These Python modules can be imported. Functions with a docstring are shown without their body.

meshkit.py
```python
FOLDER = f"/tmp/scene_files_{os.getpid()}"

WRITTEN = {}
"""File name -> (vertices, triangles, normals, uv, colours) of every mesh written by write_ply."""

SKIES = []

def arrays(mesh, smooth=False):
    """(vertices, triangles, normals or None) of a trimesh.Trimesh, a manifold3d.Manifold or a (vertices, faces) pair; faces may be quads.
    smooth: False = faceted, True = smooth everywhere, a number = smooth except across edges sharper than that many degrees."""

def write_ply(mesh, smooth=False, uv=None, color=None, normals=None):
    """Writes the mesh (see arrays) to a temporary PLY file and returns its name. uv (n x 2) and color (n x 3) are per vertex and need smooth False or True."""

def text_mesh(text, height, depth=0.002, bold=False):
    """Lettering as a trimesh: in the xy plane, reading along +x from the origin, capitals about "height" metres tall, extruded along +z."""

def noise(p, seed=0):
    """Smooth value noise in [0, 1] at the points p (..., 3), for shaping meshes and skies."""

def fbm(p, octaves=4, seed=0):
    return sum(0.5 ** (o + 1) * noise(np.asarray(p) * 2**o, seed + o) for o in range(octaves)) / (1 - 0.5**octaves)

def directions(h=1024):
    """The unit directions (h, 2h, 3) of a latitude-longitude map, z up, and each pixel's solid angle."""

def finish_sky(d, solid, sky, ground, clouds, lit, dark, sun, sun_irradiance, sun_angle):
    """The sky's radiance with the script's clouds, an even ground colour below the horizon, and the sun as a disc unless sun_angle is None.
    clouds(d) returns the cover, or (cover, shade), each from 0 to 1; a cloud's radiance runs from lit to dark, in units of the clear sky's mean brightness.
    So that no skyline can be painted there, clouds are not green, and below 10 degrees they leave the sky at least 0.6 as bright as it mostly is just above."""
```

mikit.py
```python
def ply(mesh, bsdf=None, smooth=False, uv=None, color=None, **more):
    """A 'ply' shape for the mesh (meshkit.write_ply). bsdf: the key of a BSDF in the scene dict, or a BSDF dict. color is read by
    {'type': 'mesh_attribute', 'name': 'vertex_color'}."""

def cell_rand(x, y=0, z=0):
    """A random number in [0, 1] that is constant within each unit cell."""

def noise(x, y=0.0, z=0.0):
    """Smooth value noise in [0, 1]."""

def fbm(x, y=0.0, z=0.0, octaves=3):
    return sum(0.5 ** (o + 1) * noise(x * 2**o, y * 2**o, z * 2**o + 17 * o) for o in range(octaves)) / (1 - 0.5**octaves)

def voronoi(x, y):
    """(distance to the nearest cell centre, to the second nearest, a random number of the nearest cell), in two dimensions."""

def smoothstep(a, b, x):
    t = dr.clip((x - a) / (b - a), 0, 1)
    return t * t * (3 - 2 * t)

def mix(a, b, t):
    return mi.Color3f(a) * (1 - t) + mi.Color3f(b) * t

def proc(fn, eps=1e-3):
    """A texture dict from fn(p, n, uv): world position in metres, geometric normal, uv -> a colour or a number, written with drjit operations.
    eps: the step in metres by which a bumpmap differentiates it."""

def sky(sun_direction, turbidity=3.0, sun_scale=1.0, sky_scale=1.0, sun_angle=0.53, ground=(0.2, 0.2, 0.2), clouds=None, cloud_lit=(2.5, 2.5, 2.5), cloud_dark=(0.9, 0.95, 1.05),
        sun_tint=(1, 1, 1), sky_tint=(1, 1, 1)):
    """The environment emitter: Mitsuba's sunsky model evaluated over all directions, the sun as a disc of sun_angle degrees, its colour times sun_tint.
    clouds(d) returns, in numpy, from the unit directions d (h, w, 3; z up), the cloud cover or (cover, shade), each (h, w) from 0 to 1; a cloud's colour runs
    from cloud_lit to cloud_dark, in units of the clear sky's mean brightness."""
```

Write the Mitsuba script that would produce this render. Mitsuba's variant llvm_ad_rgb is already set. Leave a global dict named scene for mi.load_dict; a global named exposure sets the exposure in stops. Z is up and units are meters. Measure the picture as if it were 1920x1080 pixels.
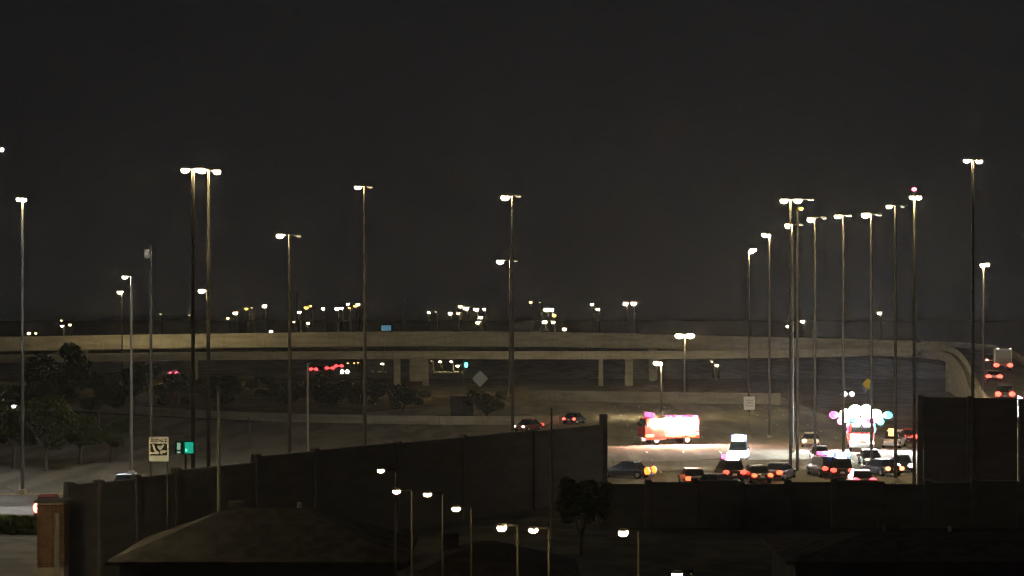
import math, random
import numpy as np, trimesh, manifold3d as m3
import drjit as dr
import mitsuba as mi
import mikit, meshkit
from shapely.geometry import Polygon, LineString
from mikit import noise, fbm, mix, smoothstep

T = mi.ScalarTransform4f
rng = random.Random(7)
nr = np.random.default_rng(7)
scene, labels = {}, {}

# ------------------------------------------------------------------ camera, sky, exposure
F, H, YH = 3600.0, 14.0, 590.0            # focal length in pixels of a 1920 wide frame, eye height, horizon row
exposure = 6.0                             # a long night exposure
UNIT = 2.0 ** -exposure                    # radiances below are given as the picture shows them
scene['camera'] = {'type': 'perspective', 'fov': math.degrees(2 * math.atan(960 / F)), 'fov_axis': 'x', 'near_clip': 0.5, 'far_clip': 6000.0,
                   'principal_point_offset_y': (540 - YH) / 1080.0,
                   'to_world': T().look_at(origin=[0, 0, H], target=[0, 100, H], up=[0, 0, 1])}
NIGHT = 0.0048                            # radiance of the night overcast
def overcast(d):
    n = meshkit.fbm(d * np.array([2.5, 2.5, 5.0]), 4, 3)
    return np.ones(d.shape[:2]), np.clip((n - 0.5) * 1.6 + 0.5, 0, 1)
def night_sky():
    probe = mikit.sky((0.3, -0.6, 0.25), sun_scale=0.0, clouds=lambda d: 1.0, cloud_lit=(1, 1, 1), ground=(0.05, 0.05, 0.05))
    a = np.array(probe['bitmap'])[..., :3]
    s = UNIT * NIGHT / float(a[:200].mean())
    return mikit.sky((0.3, -0.6, 0.25), sun_scale=0.0, sky_scale=s, clouds=overcast, cloud_lit=(0.94, 1.0, 1.3), cloud_dark=(0.74, 0.78, 1.02), ground=(0.05, 0.05, 0.05))
scene['sky'] = {**night_sky(), 'sampling_weight': 12.0}

def P(px, py, Y):
    """The point at distance Y that stands at column px, row py of the photograph."""
    return np.array([(px - 960) / F * Y, Y, H - (py - YH) / F * Y])
def PX(px, Y): return (px - 960) / F * Y

# ------------------------------------------------------------------ haze, added to imitate lens glow round the lamps
SIGMA = 0.00019
if SIGMA:
    scene['glow_air'] = {'type': 'homogeneous', 'albedo': {'type': 'rgb', 'value': [0.95, 0.95, 0.95]}, 'sigma_t': SIGMA}
    scene['haze'] = {'type': 'cube', 'to_world': T().translate([0, 700, 59]).scale([900, 900, 61]), 'bsdf': {'type': 'null'}, 'interior': {'type': 'ref', 'id': 'glow_air'}}
    labels['haze'] = {'label': 'added thin haze that imitates lens glow round the lamps', 'category': 'haze', 'kind': 'stuff'}
    scene['camera']['medium'] = {'type': 'ref', 'id': 'glow_air'}

# ------------------------------------------------------------------ materials
def rgb(*c): return {'type': 'rgb', 'value': list(c)}
def diff(tex): return {'type': 'twosided', 'bsdf': {'type': 'diffuse', 'reflectance': tex}}
def prin(tex, rough=0.5, **k): return {'type': 'twosided', 'bsdf': {'type': 'principled', 'base_color': tex, 'roughness': rough, **k}}
def grainy(a, b, s, s2=None, oct=4):
    def fn(p, n, uv):
        t = fbm(p.x * s, p.y * s, p.z * (s2 or s), oct)
        return mix(a, b, smoothstep(0.3, 0.7, t))
    return mikit.proc(fn)
def concrete_fn(p, n, uv):
    t = fbm(p.x * 0.35, p.y * 0.35, p.z * 1.6, 4)
    streak = smoothstep(0.55, 0.75, noise(p.x * 2.2, p.y * 2.2, p.z * 0.12))
    return mix((0.40, 0.365, 0.285), (0.31, 0.28, 0.215), smoothstep(0.35, 0.7, t)) * (1 - 0.10 * streak)
def pavement_fn(p, n, uv):
    t = fbm(p.x * 0.5, p.y * 0.08, 0.0, 4)
    g = noise(p.x * 6, p.y * 6)
    return mix((0.26, 0.24, 0.20), (0.18, 0.165, 0.14), smoothstep(0.3, 0.7, t)) * (0.85 + 0.3 * g)
scene['m_concrete'] = diff(mikit.proc(concrete_fn))
scene['m_pavement'] = diff(mikit.proc(pavement_fn))
scene['m_dirt'] = diff(grainy((0.17, 0.14, 0.10), (0.10, 0.085, 0.06), 0.4))
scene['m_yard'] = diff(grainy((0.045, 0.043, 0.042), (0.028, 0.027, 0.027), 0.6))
scene['m_asphalt'] = diff(grainy((0.22, 0.20, 0.17), (0.16, 0.148, 0.125), 0.7))
scene['m_wallblock'] = diff(grainy((0.10, 0.094, 0.10), (0.085, 0.08, 0.086), 0.9, 2.0))
scene['m_walk'] = diff(grainy((0.50, 0.49, 0.44), (0.40, 0.39, 0.35), 1.2))
scene['m_grass'] = diff(grainy((0.09, 0.16, 0.035), (0.05, 0.10, 0.02), 1.5))
scene['m_leaf'] = diff(grainy((0.06, 0.068, 0.03), (0.035, 0.042, 0.018), 0.8))
scene['m_bark'] = diff(rgb(0.10, 0.08, 0.06))
scene['m_brick'] = diff(grainy((0.12, 0.065, 0.045), (0.08, 0.045, 0.035), 2.0))
scene['m_mortar'] = diff(rgb(0.22, 0.20, 0.17))
scene['m_steel'] = diff(grainy((0.09, 0.083, 0.073), (0.068, 0.063, 0.056), 1.5))
scene['m_housing'] = prin(rgb(0.32, 0.32, 0.31), 0.5)
scene['m_palepole'] = diff(rgb(0.20, 0.19, 0.17))
scene['m_paint_white'] = diff(rgb(0.7, 0.7, 0.66))
scene['m_paint_yellow'] = diff(rgb(0.6, 0.42, 0.06))
scene['m_tyre'] = diff(rgb(0.02, 0.02, 0.02))
scene['m_rim'] = prin(rgb(0.5, 0.5, 0.5), 0.35, metallic=0.8)
scene['m_window'] = prin(rgb(0.015, 0.018, 0.02), 0.12)
scene['m_black'] = prin(rgb(0.02, 0.02, 0.022), 0.6)
scene['m_chrome'] = prin(rgb(0.6, 0.6, 0.6), 0.3, metallic=0.9)
scene['m_signwhite'] = diff(rgb(0.82, 0.81, 0.80))
scene['m_signblack'] = diff(rgb(0.025, 0.025, 0.025))
scene['m_signyellow'] = diff(rgb(0.78, 0.58, 0.03))
scene['m_signback'] = prin(rgb(0.34, 0.34, 0.33), 0.5)
scene['m_signgreen'] = diff(rgb(0.01, 0.10, 0.07))
scene['m_roof'] = diff(grainy((0.06, 0.055, 0.055), (0.035, 0.033, 0.036), 2.2))
scene['m_stucco'] = diff(grainy((0.06, 0.058, 0.06), (0.045, 0.044, 0.046), 1.0))
for n_, c_ in dict(white=(0.75, 0.75, 0.74), silver=(0.4, 0.41, 0.42), black=(0.02, 0.02, 0.022), red=(0.35, 0.03, 0.025), blue=(0.04, 0.07, 0.16), tan=(0.35, 0.3, 0.22), grey=(0.16, 0.16, 0.17), maroon=(0.14, 0.02, 0.02), engine=(0.5, 0.04, 0.03)).items():
    scene['m_car_' + n_] = prin(rgb(*c_), 0.35, clearcoat=0.6, clearcoat_gloss=0.85)

# ------------------------------------------------------------------ helpers
def mesh(v, f): return trimesh.Trimesh(np.asarray(v, float), np.asarray(f, int), process=False)
def cat(ms): return trimesh.util.concatenate(list(ms))
def box(sx, sy, sz, at=(0, 0, 0)):
    b = trimesh.creation.box((sx, sy, sz)); b.apply_translation(at); return b
def tomesh(man):
    m = man.to_mesh(); return mesh(m.vert_properties[:, :3], m.tri_verts)
def rbox(sx, sy, sz, r, at=(0, 0, 0), top=1.0):
    """A box with chamfered edges, its top narrowed by a factor."""
    pts = []
    for a in (-1, 1):
        for b in (-1, 1):
            for c in (-1, 1):
                k = top if c > 0 else 1.0
                x, y, z = a * sx / 2 * k, b * sy / 2 * k, c * sz / 2
                pts += [(x - a * r, y, z - c * r), (x, y - b * r, z - c * r), (x - a * r, y - b * r, z)]
    m = tomesh(m3.Manifold.hull_points(np.array(pts, float)))
    m.apply_translation(at); return m
def hull(pts): return tomesh(m3.Manifold.hull_points(np.asarray(pts, float)))
def ball(rx, ry, rz, at=(0, 0, 0), sub=1):
    s = trimesh.creation.icosphere(subdivisions=sub); s.apply_scale((rx, ry, rz)); s.apply_translation(at); return s
def tube(p0, p1, r0, r1=None, n=8):
    p0, p1 = np.array(p0, float), np.array(p1, float); r1 = r0 if r1 is None else r1
    d = p1 - p0; d /= np.linalg.norm(d)
    a = np.cross(d, [0, 0, 1] if abs(d[2]) < 0.9 else [1, 0, 0]); a /= np.linalg.norm(a); b = np.cross(d, a)
    ang = np.arange(n) * 2 * np.pi / n
    ring = np.cos(ang)[:, None] * a + np.sin(ang)[:, None] * b
    v = np.vstack([p0 + ring * r0, p1 + ring * r1, [p0], [p1]])
    f = []
    for i in range(n):
        j = (i + 1) % n
        f += [(i, j, n + j), (i, n + j, n + i), (j, i, 2 * n), (n + i, n + j, 2 * n + 1)]
    return mesh(v, f)
def cyl_x(r, w, at, n=14): return tube((at[0] - w / 2, at[1], at[2]), (at[0] + w / 2, at[1], at[2]), r, n=n)
def sheet(poly, z):
    v, f = trimesh.creation.triangulate_polygon(Polygon(poly) if not isinstance(poly, Polygon) else poly, engine='earcut')
    m = mesh(np.c_[v, np.full(len(v), z)], f)
    if m.face_normals[0][2] < 0: m.invert()
    return m
def slab(poly, z0, z1):
    m = trimesh.creation.extrude_polygon(Polygon(poly), z1 - z0, engine='earcut'); m.apply_translation((0, 0, z0)); return m
def sweep(path, prof):
    """A closed profile (offset to the right of travel, height) carried along a path of points."""
    path = np.asarray(path, float); n = len(prof)
    t = np.gradient(path[:, :2], axis=0); t /= np.linalg.norm(t, axis=1, keepdims=True)
    right = np.c_[t[:, 1], -t[:, 0]]
    v = []
    for p, r in zip(path, right):
        for o, h in prof: v.append((p[0] + r[0] * o, p[1] + r[1] * o, p[2] + h))
    f = []
    for i in range(len(path) - 1):
        for j in range(n):
            a, b = i * n + j, i * n + (j + 1) % n
            f += [(a, b, b + n), (a, b + n, a + n)]
    tri = trimesh.creation.triangulate_polygon(Polygon(prof), engine='earcut')
    base = len(v); pv, pf = tri
    for k, i in ((0, 0), (1, len(path) - 1)):
        s = len(v)
        for o, h in pv: v.append((path[i][0] + right[i][0] * o, path[i][1] + right[i][1] * o, path[i][2] + h))
        f += [tuple(s + q for q in x) for x in pf]
    m = mesh(v, f); m.merge_vertices(); trimesh.repair.fix_normals(m); return m
def spline(pts, step=6.0):
    from scipy.interpolate import CubicSpline
    pts = np.asarray(pts, float)
    s = np.r_[0, np.cumsum(np.linalg.norm(np.diff(pts[:, :2], axis=0), axis=1))]
    return CubicSpline(s, pts)(np.linspace(0, s[-1], int(s[-1] / step) + 1))

used = set()
def numbered(k):
    n, i = k, 0
    while n in used:
        i += 1; n = f'{k}_{i:03d}'
    used.add(n); return n
def thing(name, label, cat_, group=None):
    k = numbered(name); labels[k] = {'label': label, 'category': cat_}
    if group: labels[k]['group'] = group
    return k
def obj(name, m, bsdf, parent=None, emit=None, weight=1.0, smooth=False, to=None, label=None):
    k = numbered((parent + '__' if parent else '') + name)
    d = mikit.ply(m, bsdf, smooth=smooth)
    if emit is not None: d['emitter'] = {'type': 'area', 'radiance': rgb(*[float(x) * UNIT for x in emit]), 'sampling_weight': float(weight)}
    if to is not None: d['to_world'] = to
    scene[k] = d
    if label: labels[k] = {'label': label}
    return k
def struct(name, m, bsdf, label, cat_):
    k = obj(name, m, bsdf); labels[k] = {'label': label, 'category': cat_, 'kind': 'structure'}; return k
def single(name, m, bsdf, label, cat_, group=None, **kw):
    k = obj(name, m, bsdf, **kw); labels[k] = {'label': label, 'category': cat_}
    if group: labels[k]['group'] = group
    return k

# ------------------------------------------------------------------ the setting: ground and roads
struct('ground', sheet([(-3000, -300), (3000, -300), (3000, 4500), (-3000, 4500)], -0.008), 'm_dirt', 'bare brown desert ground around the freeway', 'ground')
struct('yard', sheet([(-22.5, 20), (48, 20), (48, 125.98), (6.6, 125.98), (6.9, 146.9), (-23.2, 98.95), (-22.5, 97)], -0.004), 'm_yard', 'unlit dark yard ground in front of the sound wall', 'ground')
struct('freeway', sheet([(-95, 268), (-45, 165), (-22, 112), (6, 152), (7, 127), (39, 127), (46, 330), (-5, 306), (-34, 250), (-69, 280)], 0.0), 'm_pavement', 'worn freeway pavement lit warm by the lamps', 'road')
struct('cross_street', sheet([(-200, 420), (120, 420), (120, 640), (-200, 640)], 0.0), 'm_pavement', 'cross street beyond the overpass', 'road')
struct('street', sheet([(-120, 139), (-22, 139), (-22, 160), (-120, 162)], 0.0), 'm_asphalt', 'lamp lit street at the left edge behind the brick pillar', 'road')
struct('pavement', slab([(-120, 133.2), (-22, 133.2), (-22, 138.8), (-120, 138.8)], -0.01, 0.13), 'm_walk', 'pale concrete pavement along the street at left', 'pavement')
struct('parking_lot', sheet([(-120, 60), (-22.6, 60), (-22.6, 121), (-120, 121)], 0.0), 'm_asphalt', 'dim parking lot in the lower left corner', 'parking lot')
# road markings
def stripe(x0, y0, x1, y1, w=0.15):
    d = np.array([x1 - x0, y1 - y0]); d /= np.linalg.norm(d); n = np.array([-d[1], d[0]]) * w / 2
    return mesh([(x0 + n[0], y0 + n[1], .005), (x0 - n[0], y0 - n[1], .005), (x1 - n[0], y1 - n[1], .005), (x1 + n[0], y1 + n[1], .005)], [(0, 1, 2), (0, 2, 3)])
for i, x in enumerate((12.5, 16.2, 20.0, 31.5, 35.2)):
    for y in range(134, 300, 12):
        g = obj('lane_dash', stripe(x + (y - 134) * 0.02, y, x + (y - 131) * 0.02, y + 3), 'm_paint_white', 'freeway')
single('road_marking', cat([stripe(-120, 150, -22, 149.6, 0.2), stripe(-120, 150.5, -22, 150.1, 0.2)]), 'm_paint_yellow', 'double yellow centre line on the street at the left edge', 'road marking')

# ------------------------------------------------------------------ overpass and its ramp
edge = spline([(34, 118, 3.2), (40, 150, 3.6), (46, 182, 4.1), (51.4, 210, 4.6), (60, 250, 5.5), (68.5, 290, 6.3), (75.5, 325, 6.9), (80, 352, 7.2), (79, 376, 7.5), (66, 392, 7.9), (45, 399, 8.4), (20, 402, 9.0),
               (0, 402, 9.3), (-50, 400, 9.1), (-107, 396, 8.3), (-200, 388, 7.0), (-320, 372, 5.4)], 5.0)
# travelling from the camera to the far end, the roadway lies on the right of "edge"
op = thing('overpass', 'long curved concrete overpass crossing the picture with its ramp at right', 'bridge')
obj('deck', sweep(edge, [(-0.6, -0.05), (9.6, -0.05), (9.6, -0.55), (-0.6, -0.55)]), 'm_concrete', op)
obj('road_surface', sweep(edge, [(0.45, 0.0), (8.55, 0.0), (8.55, -0.045), (0.45, -0.045)]), 'm_pavement', op)
barrier_prof = lambda o, s: [(o, -0.9), (o + s * 0.42, -0.9) if False else (o, -0.045), (o + s * 0.42, -0.045), (o + s * 0.36, 0.2), (o + s * 0.24, 0.5), (o + s * 0.2, 1.07), (o, 1.07)]
def barrier_seg(o, s, name):
    # cast lengths with open joints
    n = 6
    for i in range(0, len(edge) - 1, n):
        seg = edge[i:i + n + 1].copy()
        if len(seg) < 2: continue
        d = seg[-1] - seg[-2]; seg[-1] = seg[-1] - d / np.linalg.norm(d) * 0.06
        obj(name, sweep(seg, [(o, -0.045), (o + s * 0.42, -0.045), (o + s * 0.36, 0.2), (o + s * 0.24, 0.5), (o + s * 0.2, 1.07), (o, 1.07)]), 'm_concrete', op)
barrier_seg(0.0, 1, 'barrier'); barrier_seg(9.0, -1, 'barrier')
obj('fascia', sweep(edge, [(-0.75, 0.02), (-0.6, 0.02), (-0.6, -1.75), (-0.75, -1.75)]), 'm_concrete', op)
obj('fascia', sweep(edge, [(9.6, 0.02), (9.75, 0.02), (9.75, -1.75), (9.6, -1.75)]), 'm_concrete', op)
k0 = int(np.argmin(np.hypot(edge[:, 0] - 80, edge[:, 1] - 352)))
span = edge[k0 - 2:]
obj('girder', sweep(span, [(0.2, -0.56), (8.8, -0.56), (8.2, -2.0), (0.8, -2.0)]), 'm_concrete', op)
rw = edge[:k0 + 1]
obj('retaining_wall', cat([sweep([p * [1, 1, 0] for p in rw[i:i + 2]], [(-0.3, -0.02), (0.1, -0.02), (0.1, rw[i][2] - 0.56), (-0.3, rw[i][2] - 0.56)]) for i in range(len(rw) - 1)]), 'm_concrete', op)
obj('retaining_wall', cat([sweep([p * [1, 1, 0] for p in rw[i:i + 2]], [(9.0, -0.02), (9.3, -0.02), (9.3, rw[i][2] - 0.56), (9.0, rw[i][2] - 0.56)]) for i in range(len(rw) - 1)]), 'm_concrete', op)
def pier(X, w=1.3, dx=0.0, two=True):
    i = int(np.argmin(np.hypot(edge[:, 0] - X, edge[:, 1] - 400)))
    p = edge[i]; h = p[2] - 2.05
    obj('pier', rbox(w, 1.3, h, 0.12, (p[0], p[1] + 2.2, h / 2)), 'm_concrete', op); obj('pier', rbox(w, 1.3, h, 0.12, (p[0] + 0.8, p[1] + 7.0, h / 2)), 'm_concrete', op)
for X in (30, -90, -140): pier(X)
low = spline([(77, 366, 6.6), (58, 371, 6.2), (30, 373, 5.8), (0, 374, 5.75), (-45, 373, 5.7), (-75, 370, 5.45), (-105, 366, 5.15), (-160, 356, 4.6), (-260, 336, 3.8)], 5.0)
lr = thing('ramp_bridge', 'lower concrete ramp bridge passing in front of the overpass', 'bridge')
obj('deck', sweep(low, [(0, -0.02), (7.5, -0.02), (7.5, -0.42), (0, -0.42)]), 'm_concrete', lr)
for o, s_ in ((-0.05, 1), (7.4, -1)):
    for i in range(0, len(low) - 1, 6):
        seg = low[i:i + 7].copy(); d = seg[-1] - seg[-2]; seg[-1] -= d / np.linalg.norm(d) * 0.06
        obj('barrier', sweep(seg, [(o, -0.4), (o + s_ * 0.3, -0.4), (o + s_ * 0.25, 0.4), (o + s_ * 0.2, 1.03), (o, 1.03)]), 'm_concrete', lr)
for X, w_ in ((-22.6, 1.3), (-17, 1.2), (17.5, 0.9), (23, 1.6), (-62, 1.3), (-100, 1.3)):
    i = int(np.argmin(np.abs(low[:, 0] - X))); q = low[i]; obj('pier', rbox(w_, 1.2, q[2] - 0.44, 0.1, (X, q[1] + 2.6 + (X % 3), (q[2] - 0.44) / 2)), 'm_concrete', lr)
single('abutment', slab([(-21.6, 404), (-18.2, 404), (-18.4, 412), (-21.6, 412)], 0, 5.4), 'm_concrete', 'pale concrete abutment wall under the overpass left of the green signal', 'abutment')
# ------------------------------------------------------------------ barriers and low walls on the freeway
jersey = [(-0.3, 0), (0.3, 0), (0.28, 0.08), (0.12, 0.35), (0.08, 0.86), (-0.08, 0.86), (-0.12, 0.35), (-0.28, 0.08)]
def jersey_wall(pts, label, hgt=1.0):
    t = thing('concrete_barrier', label, 'barrier')
    path = spline([(x, y, 0.0) for x, y in pts], 3.0)
    for i in range(0, len(path) - 1, 2):
        seg = path[i:i + 3].copy()
        if len(seg) < 2: continue
        d = seg[-1] - seg[-2]; seg[-1] -= d / np.linalg.norm(d) * 0.04
        obj('segment', sweep(seg, [(a, b * hgt) for a, b in jersey]), 'm_concrete', t)
jersey_wall([(-74, 288), (-60, 277), (-44, 262), (-34, 254), (-22, 248), (-10, 245), (6, 246)], 'pale concrete barrier along the road behind the trees at left', 1.25)
jersey_wall([(2.6, 312), (12, 308), (25, 304), (42, 300)], 'tall pale concrete barrier left of the white square sign', 2.0)
jersey_wall([(9, 172), (18, 173), (27, 174), (30.5, 175)], 'concrete median barrier between the queue of cars and the emergency vehicles', 1.05)

# ------------------------------------------------------------------ sound walls (their unlit side faces the camera)
def wall_between(t, a, b, h, th=0.3, mat='m_wallblock', post=True):
    a, b = np.array(a, float), np.array(b, float); L = np.linalg.norm(b - a); ang = math.atan2(b[1] - a[1], b[0] - a[0])
    R = trimesh.transformations.rotation_matrix(ang, (0, 0, 1)); c = (a + b) / 2
    def put(m): m.apply_transform(R); m.apply_translation((c[0], c[1], 0)); return m
    obj('panel', put(box(L - 0.5, th, h, (0, 0, h / 2))), mat, t)
    obj('cap', put(box(L - 0.45, th + 0.12, 0.14, (0, 0, h + 0.07))), mat, t)
    if post: obj('post', put(rbox(0.46, 0.5, h + 0.3, 0.05, (-L / 2 , 0, (h + 0.3) / 2))), mat, t)
sw = thing('sound_wall', 'long dark block sound wall with a stepped top across the middle', 'wall')
A, B = np.array([-23.2, 99.0]), np.array([7.0, 147.0])
cuts = [130, 185, 255, 330, 480, 590, 745, 868, 1000, 1131]
tops = [(908, 905), (903, 900), (893, 890), (880, 868), (852, 849), (838, 835), (826, 824), (813, 812), (804, 800)]
def on_line(px):
    k = (px - 960) / F; d = B - A
    s = (k * A[1] - A[0]) / (d[0] - k * d[1]); return A + d * s
for (p0, p1), (t0, t1) in zip(zip(cuts[:-1], cuts[1:]), tops):
    a, b = on_line(p0), on_line(p1); m = (a + b) / 2
    wall_between(sw, a, b, H - ((t0 + t1) / 2 - YH) / F * m[1] - 0.14)
obj('post', rbox(0.6, 0.6, 6.4, 0.05, (B[0], B[1], 3.2)), 'm_wallblock', sw)
sw2 = thing('sound_wall', 'tall dark wall block standing alone at right before the ramp', 'wall')
Y2 = 138
wall_between(sw2, (PX(1726, Y2), Y2), (PX(1816, Y2), Y2 - 0.6), H - (748 - YH) / F * Y2)
wall_between(sw2, (PX(1816, Y2), Y2 - 0.6), (PX(1906, Y2), Y2 - 1.2), H - (749 - YH) / F * Y2)
obj('post', rbox(0.46, 0.5, 8.0, 0.05, (PX(1908, Y2), Y2 - 1.2, 4.0)), 'm_wallblock', sw2)
sw3 = thing('boundary_wall', 'low dark boundary wall below the flashing emergency vehicles', 'wall')
Y3 = 126
xs = np.linspace(PX(1128, Y3), PX(2000, Y3), 11)
for i in range(10): wall_between(sw3, (xs[i], Y3), (xs[i + 1], Y3), 2.75 + 0.12 * ((i * 7) % 3))

# brick pillar at the wall's left end
bp = thing('brick_pillar', 'brown brick gate pillar at the left end of the sound wall', 'pillar')
px0 = (PX(103, 98), 97.6)
core = 0.62
obj('core', box(1.34, 1.1, 4.5, (px0[0], px0[1], 2.25)), 'm_mortar', bp)
bricks = []
bm = [mikit.ply(box(0.325, 0.07, 0.105), 'm_brick'), mikit.ply(box(0.07, 0.34, 0.105), 'm_brick'), mikit.ply(box(0.16, 0.07, 0.105), 'm_brick')]
for r in range(36):
    z = 0.062 + r * 0.122
    if z < 1.2: continue
    for i in range(4):
        off = (i - 1.5) * 0.342
        k = numbered(bp + '__brick'); scene[k] = {**bm[0], 'to_world': T().translate([px0[0] + off + (0.0 if r % 2 else 0.02), px0[1] - 0.55 - 0.004 * ((r * 3 + i) % 3), z])}
    for i in range(3):
        k = numbered(bp + '__brick'); scene[k] = {**bm[1], 'to_world': T().translate([px0[0] + 0.67, px0[1] + (i - 1) * 0.36, z])}
obj('cap', rbox(1.62, 1.4, 0.16, 0.04, (px0[0], px0[1], 4.56)), 'm_wallblock', bp)
obj('pale_stripe_tube', tube((px0[0] + 0.35, px0[1] - 0.66, 0), (px0[0] + 0.35, px0[1] - 0.66, 4.0), 0.13), 'm_palepole', bp)  # pale upright tube for the paler stripe on the pillar face

# ------------------------------------------------------------------ vegetation
def leaves(n, center, rad, size, clumps=14, seed=0, flat=0.8):
    g = np.random.default_rng(seed)
    cs = g.normal(size=(clumps, 3)); cs /= np.linalg.norm(cs, axis=1, keepdims=True); cs *= g.uniform(0.3, 1.0, (clumps, 1)); cs[:, 2] *= flat
    k = g.integers(0, clumps, n)
    d = g.normal(size=(n, 3)); d /= np.linalg.norm(d, axis=1, keepdims=True)
    p = cs[k] + d * g.uniform(0.2, 1, (n, 1)) ** 0.5 * g.uniform(0.17, 0.36, clumps)[k][:, None]
    p = p * rad + center
    a = g.normal(size=(n, 3)); a /= np.linalg.norm(a, axis=1, keepdims=True)
    b = np.cross(a, g.normal(size=(n, 3))); b /= np.linalg.norm(b, axis=1, keepdims=True)
    s = size * g.uniform(0.6, 1.4, (n, 1))
    v = np.stack([p - a * s, p + b * s * 0.55, p + a * s, p - b * s * 0.55], 1).reshape(-1, 3)
    i = np.arange(n)[:, None] * 4
    return mesh(v, np.vstack([i + [0, 1, 2], i + [0, 2, 3]]))
def tree(px, Y, top, width, label, mat='m_leaf', seed=1, n=5000, trunk_h=None, name='tree'):
    X = PX(px, Y); th = trunk_h if trunk_h is not None else top * 0.3
    t = thing(name, label, name.replace('_', ' '))
    cz = (top + th) / 2; rz = (top - th) / 2 * 1.05
    limbs = [tube((X, Y, 0), (X + 0.1, Y, th + rz * 0.4), 0.22 * top / 8, 0.12 * top / 8)]
    g = np.random.default_rng(seed)
    for i in range(6):
        a = g.uniform(0, 6.28); limbs.append(tube((X + 0.05, Y, th * 0.9), (X + math.cos(a) * width * 0.3, Y + math.sin(a) * width * 0.3, cz + rz * g.uniform(0, 0.5)), 0.09 * top / 8, 0.03, 5))
    obj('trunk', cat(limbs), 'm_bark', t)
    obj('crown', leaves(n, np.array([X, Y, cz]), np.array([width / 2, width / 2, rz]) * 1.05, 0.16 * max(width, 4) / 6, seed=seed, clumps=18), mat, t)
tree(118, 250, 10.6, 10, 'tall tree rising above the overpass parapet at far left', seed=11, n=7000)
tree(60, 240, 7.2, 9, 'rounded tree left of the tallest one at far left', seed=12, n=6000)
tree(185, 235, 7.8, 8, 'bushy tree right of the tallest one at far left', seed=13)
tree(250, 270, 7.0, 8, 'olive tree behind the left lamp post under the overpass', seed=14)
tree(25, 175, 6.6, 7, 'dark tree in front at the left edge', 'm_leaf', seed=15, n=6000)
tree(85, 172, 6.8, 6.5, 'dark blue round tree under the pale barrier at left', 'm_leaf', seed=16, n=6000)
tree(150, 180, 5.2, 6, 'low dark tree left of the headlights at left', 'm_leaf', seed=17)
tree(208, 182, 4.6, 4.5, 'small dark tree beside the left lamp post foot', 'm_leaf', seed=27)
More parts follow.
